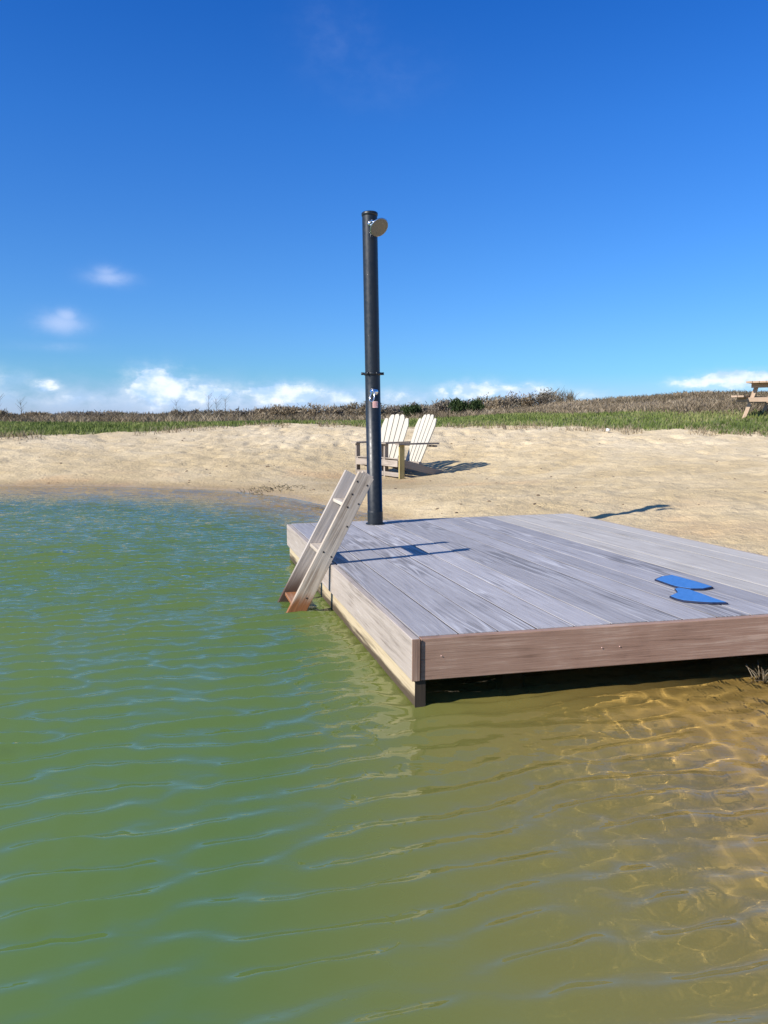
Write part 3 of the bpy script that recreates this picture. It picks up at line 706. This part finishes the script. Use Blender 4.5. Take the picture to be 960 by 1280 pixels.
# dry stems on the slope and along the back
x, y = scatter(105000, -.85, .9, 13, 60, lambda x, y: (dryness(x, y) > .2*rng.random(len(x))) & (veg(x, y) > 0))
h = (.10+.30*rng.random(len(x))**1.6)*(1+1.0*fbm(x*.4, y*.4, 23)); h *= np.interp(x/y, [-.1, .08, .2, .3], [1.1, 1.0, .5, .42])
rn_ = np.clip(.42+1.6*fbm(x*.45, y*.45, 33)+rng.normal(0, .2, len(x)), 0, 1)
tag(blades(x, y, terr(x, y)-.02, h, .014+.0008*y, .85, rn_, 'dry_grass', M['dry']), 'tall dry brown grass and weeds on the slope and behind the turf', 'dry grass', kind='stuff')
# thin sprigs at the edge of the sand
x, y = scatter(2600, -.85, .85, 11, 24, lambda x, y: (veg(x, y) > -1.1) & (veg(x, y) < .3) & (vnoise(x*1.5, y*1.5, 8) > .55))
tag(blades(x, y, terr(x, y)-.01, .05+.12*rng.random(len(x)), .016, .6, np.clip(rng.normal(.6, .25, len(x)), 0, 1), 'sparse_grass', M['dry']), 'sparse dry sprigs at the top edge of the sand', 'grass', kind='stuff')

def twiggy(name, loc, w_, h, n, mat, thick, upright=.5, ball=True, stemr=.02):
    """shrub: a few tapering stems and a crown of many small twig and leaf faces, clumped, with gaps"""
    root = empty(name, loc)
    mb = MB(); tips = []
    for k in range(5):
        a = random.uniform(0, 6.28); e = Vector((math.cos(a)*w_*.28*random.random(), math.sin(a)*w_*.28*random.random(), h*random.uniform(.45, .8)))
        mid = e*.5+Vector((random.uniform(-.05, .05), random.uniform(-.05, .05), 0)); mb.tube([(0, 0, -.1), mid, e], [stemr, stemr*.6, stemr*.25], 6, smooth=True); tips.append(e)
    mb.build('stem', M['bark'], root)
    nc = 16; cx = []
    for k in range(nc):
        a = random.uniform(0, 6.28); rr = math.sqrt(random.random())*.5*w_*.8; cx.append((rr*math.cos(a), rr*math.sin(a), h*random.uniform(.22, .82)*(1-.35*(rr/(w_*.5))**2)))
    cx = np.array(cx); ci = rng.integers(0, nc, n); p = cx[ci]+rng.normal(0, 1, (n, 3))*np.array([w_*.11, w_*.11, h*.11])
    p[:, 2] = np.clip(p[:, 2], .02, None)
    dv = rng.normal(0, 1, (n, 3)); dv[:, 2] = np.abs(dv[:, 2])+upright*2; dv /= np.linalg.norm(dv, axis=1)[:, None]
    sd_ = np.cross(dv, rng.normal(0, 1, (n, 3))); sd_ /= np.linalg.norm(sd_, axis=1)[:, None]
    ln = thick*rng.uniform(2, 6 if ball else 14, n)[:, None]; wd = (thick*rng.uniform(.5, 1., n)*(1 if ball else .35))[:, None]
    co = np.stack([p-sd_*wd, p+sd_*wd, p+dv*ln+sd_*wd*.3, p+dv*ln-sd_*wd*.3], 1).reshape(-1, 3)
    q = np.arange(n*4).reshape(-1, 4); rn_ = np.repeat(np.clip(rng.random(nc)[ci]*.6+rng.random(n)*.4, 0, 1), 4)
    raw_mesh('crown', co, q, mat, root, attrs={'rn': rn_}, smooth=False); return root
def shrub_at(px, Y, name, w_, h, n, mat, thick, label, cat='shrub', group=None, **kw):
    x = (px-480)/960*Y*math.cos(PITCH) if False else (px-480)/960*Y*1.0
    o = twiggy(name, (x, Y, zt(x, Y)), w_, h, n, mat, thick, **kw); tag(o, label, cat, group); return o
shrub_at(573, 37, 'evergreen_shrub', 0.8, .8, 1900, M['ever'], .035, 'larger rounded dark green shrub behind the turf, right of the garden chairs')
shrub_at(594, 38, 'evergreen_shrub', 0.75, .6, 1300, M['ever'], .035, 'smaller dark green shrub just right of the larger dark one behind the turf')
shrub_at(514, 39, 'evergreen_shrub', .9, .65, 1600, M['ever'], .035, 'low dark green shrub behind the backs of the garden chairs')
shrub_at(697, 46, 'bare_bush', .7, .95, 420, M['brush'], .04, 'left of two small twiggy bushes standing against the sky at the start of the ridge', ball=False)
shrub_at(709, 46, 'bare_bush', .65, .9, 380, M['brush'], .04, 'right of two small twiggy bushes standing against the sky at the start of the ridge', ball=False)
# the brown hedge of bushes along the horizon: each bush on its own
G = 'brown bushes along the horizon'
i = 0
for px in range(-60, 700, 17):
    Yb = random.uniform(44, 58) ; xb = (px-480)/960*Yb; zb = zt(xb, Yb)
    top = np.interp(px, [-60, 180, 300, 420, 520, 600, 700], [515.5, 515, 511, 506, 503, 497, 489])   # skyline height in the view
    hh = (EYE+(522-top)/960*Yb)-zb; hh = max(.45, hh)*random.uniform(.8, 1.12)
    mat = random.choice([M['brush'], M['brush2'], M['brush2'], M['dry']])
    twb = random.uniform(1.3, 2.4)
    o = twiggy('horizon_bush', (xb, Yb, zb), twb, hh, 1500, mat, .04, ball=True, upright=.1)
    tag(o, 'grey-brown leafless bush in the long low thicket along the horizon', 'bush', G); i += 1
# a few thin bare saplings on the left
for k, (px, hpx, lab) in enumerate(((262, 30, 'leftmost and tallest of three close thin bare saplings above the brush'), (272, 24, 'middle one of three close thin bare saplings above the brush'), (283, 26, 'rightmost of three close thin bare saplings above the brush'),
        (30, 22, 'thin bare sapling above the brush near the left edge of the photo'), (3, 26, 'thin bare sapling at the very left edge of the photo'), (352, 18, 'lone short bare sapling above the brush, nearest to the shower column'), (222, 20, 'lone short bare sapling just left of the three close ones'))):
    Yb = 44+k*.5; xb = (px-480)/960*Yb; zb = zt(xb, Yb)
    hh = EYE+(522-(518-hpx*.8))/960*Yb-zb
    root = empty('bare_sapling', (xb, Yb, zb)); tag(root, lab, 'sapling', 'thin bare saplings above the brush')
    mb = MB(); mb.tube([(0, 0, -.1), (.03, 0, hh*.5), (.06*random.uniform(-1, 1), 0, hh)], [.016, .012, .005], 5); mb.build('trunk', M['bark'], root)
    mb = MB()
    for j in range(16):
        z0 = hh*random.uniform(.35, .95); a = random.uniform(0, 6.28); L = .16+.2*random.random()
        mb.tube([(.03, 0, z0), (.03+math.cos(a)*L, math.sin(a)*L, z0+L*1.1)], [.006, .003], 4)
    mb.build('branches', M['brush'], root)

# ------------------------------------------------------------------ small things on the sand
def strands(name, loc, n, spread, L, rad, mat, label, cat, flat=.3, kind=None):
    mb = MB()
    for k in range(n):
        a = random.uniform(0, 6.28); rr = spread*random.random()**.7; p = Vector((math.cos(a)*rr, math.sin(a)*rr*.7, 0))
        p.z = zt(loc[0]+p.x, loc[1]+p.y)-loc[2]
        d_ = Vector((random.gauss(0, 1), random.gauss(0, 1), abs(random.gauss(0, 1))*flat)).normalized()*L*random.uniform(.4, 1)
        mb.tube([p, p+d_*.5+Vector((0, 0, random.uniform(0, .02))), p+d_], [rad, rad*.8, rad*.4], 5)
    o = mb.build(name, mat); o.location = loc; tag(o, label, cat, kind=kind); return o
xx, yy = -1.52, 10.3; strands('twig_pile', (xx, yy, max(.0, zt(xx, yy))), 90, .5, .11, .0035, M['brush'], 'tangle of dry brown twigs washed up at the water line', 'twigs', .5, 'stuff')
xx, yy = 1.47, 2.86; strands('dry_grass_tuft', (xx, yy, .0), 46, .05, .12, .0016, M['dry'], 'small dry straw-coloured grass tuft in the shallow water under the deck edge', 'grass tuft', 1.2)
xx, yy = 4.9, 16.9
mb = MB(); mb.lathe((0, 0, .04), (.3, .1, 1), [(.0001, -.03), (.035, -.03), (.045, .02), (.034, .03), (.0001, .025)], 18); o = mb.build('plastic_cup', M['white']); o.location = (xx, yy, zt(xx, yy)+.02)
tag(o, 'small white plastic scrap lying at the edge of the grass', 'litter')
mb = MB()
for k in range(170):
    Y = random.uniform(6.5, 17); X = Y*random.uniform(-.55, .6); z = zt(X, Y)
    if z < .03 or veg(np.array([X]), np.array([Y]))[0] > 0: continue
    s = random.uniform(.006, .015)*(1 if random.random() < .93 else 1.6)
    n = 6; vs = []
    for zz_ in (-.4, .3, .8):
        for q in range(n):
            a = 2*math.pi*q/n; rr = s*(1.0 if zz_ < .5 else .5)*random.uniform(.7, 1.25); vs.append((X+math.cos(a)*rr*1.4, Y+math.sin(a)*rr, z+zz_*s))
    mb.add(vs, [(i*n+q, i*n+(q+1) % n, (i+1)*n+(q+1) % n, (i+1)*n+q) for i in range(2) for q in range(n)]+[tuple(range(2*n, 3*n))])
M['debris'] = plain('debris', (.13, .09, .055), .9, 0, .4, 15)
tag(mb.build('beach_debris', M['debris']), 'scattered bits of bark and clods on the sand', 'debris', kind='stuff')
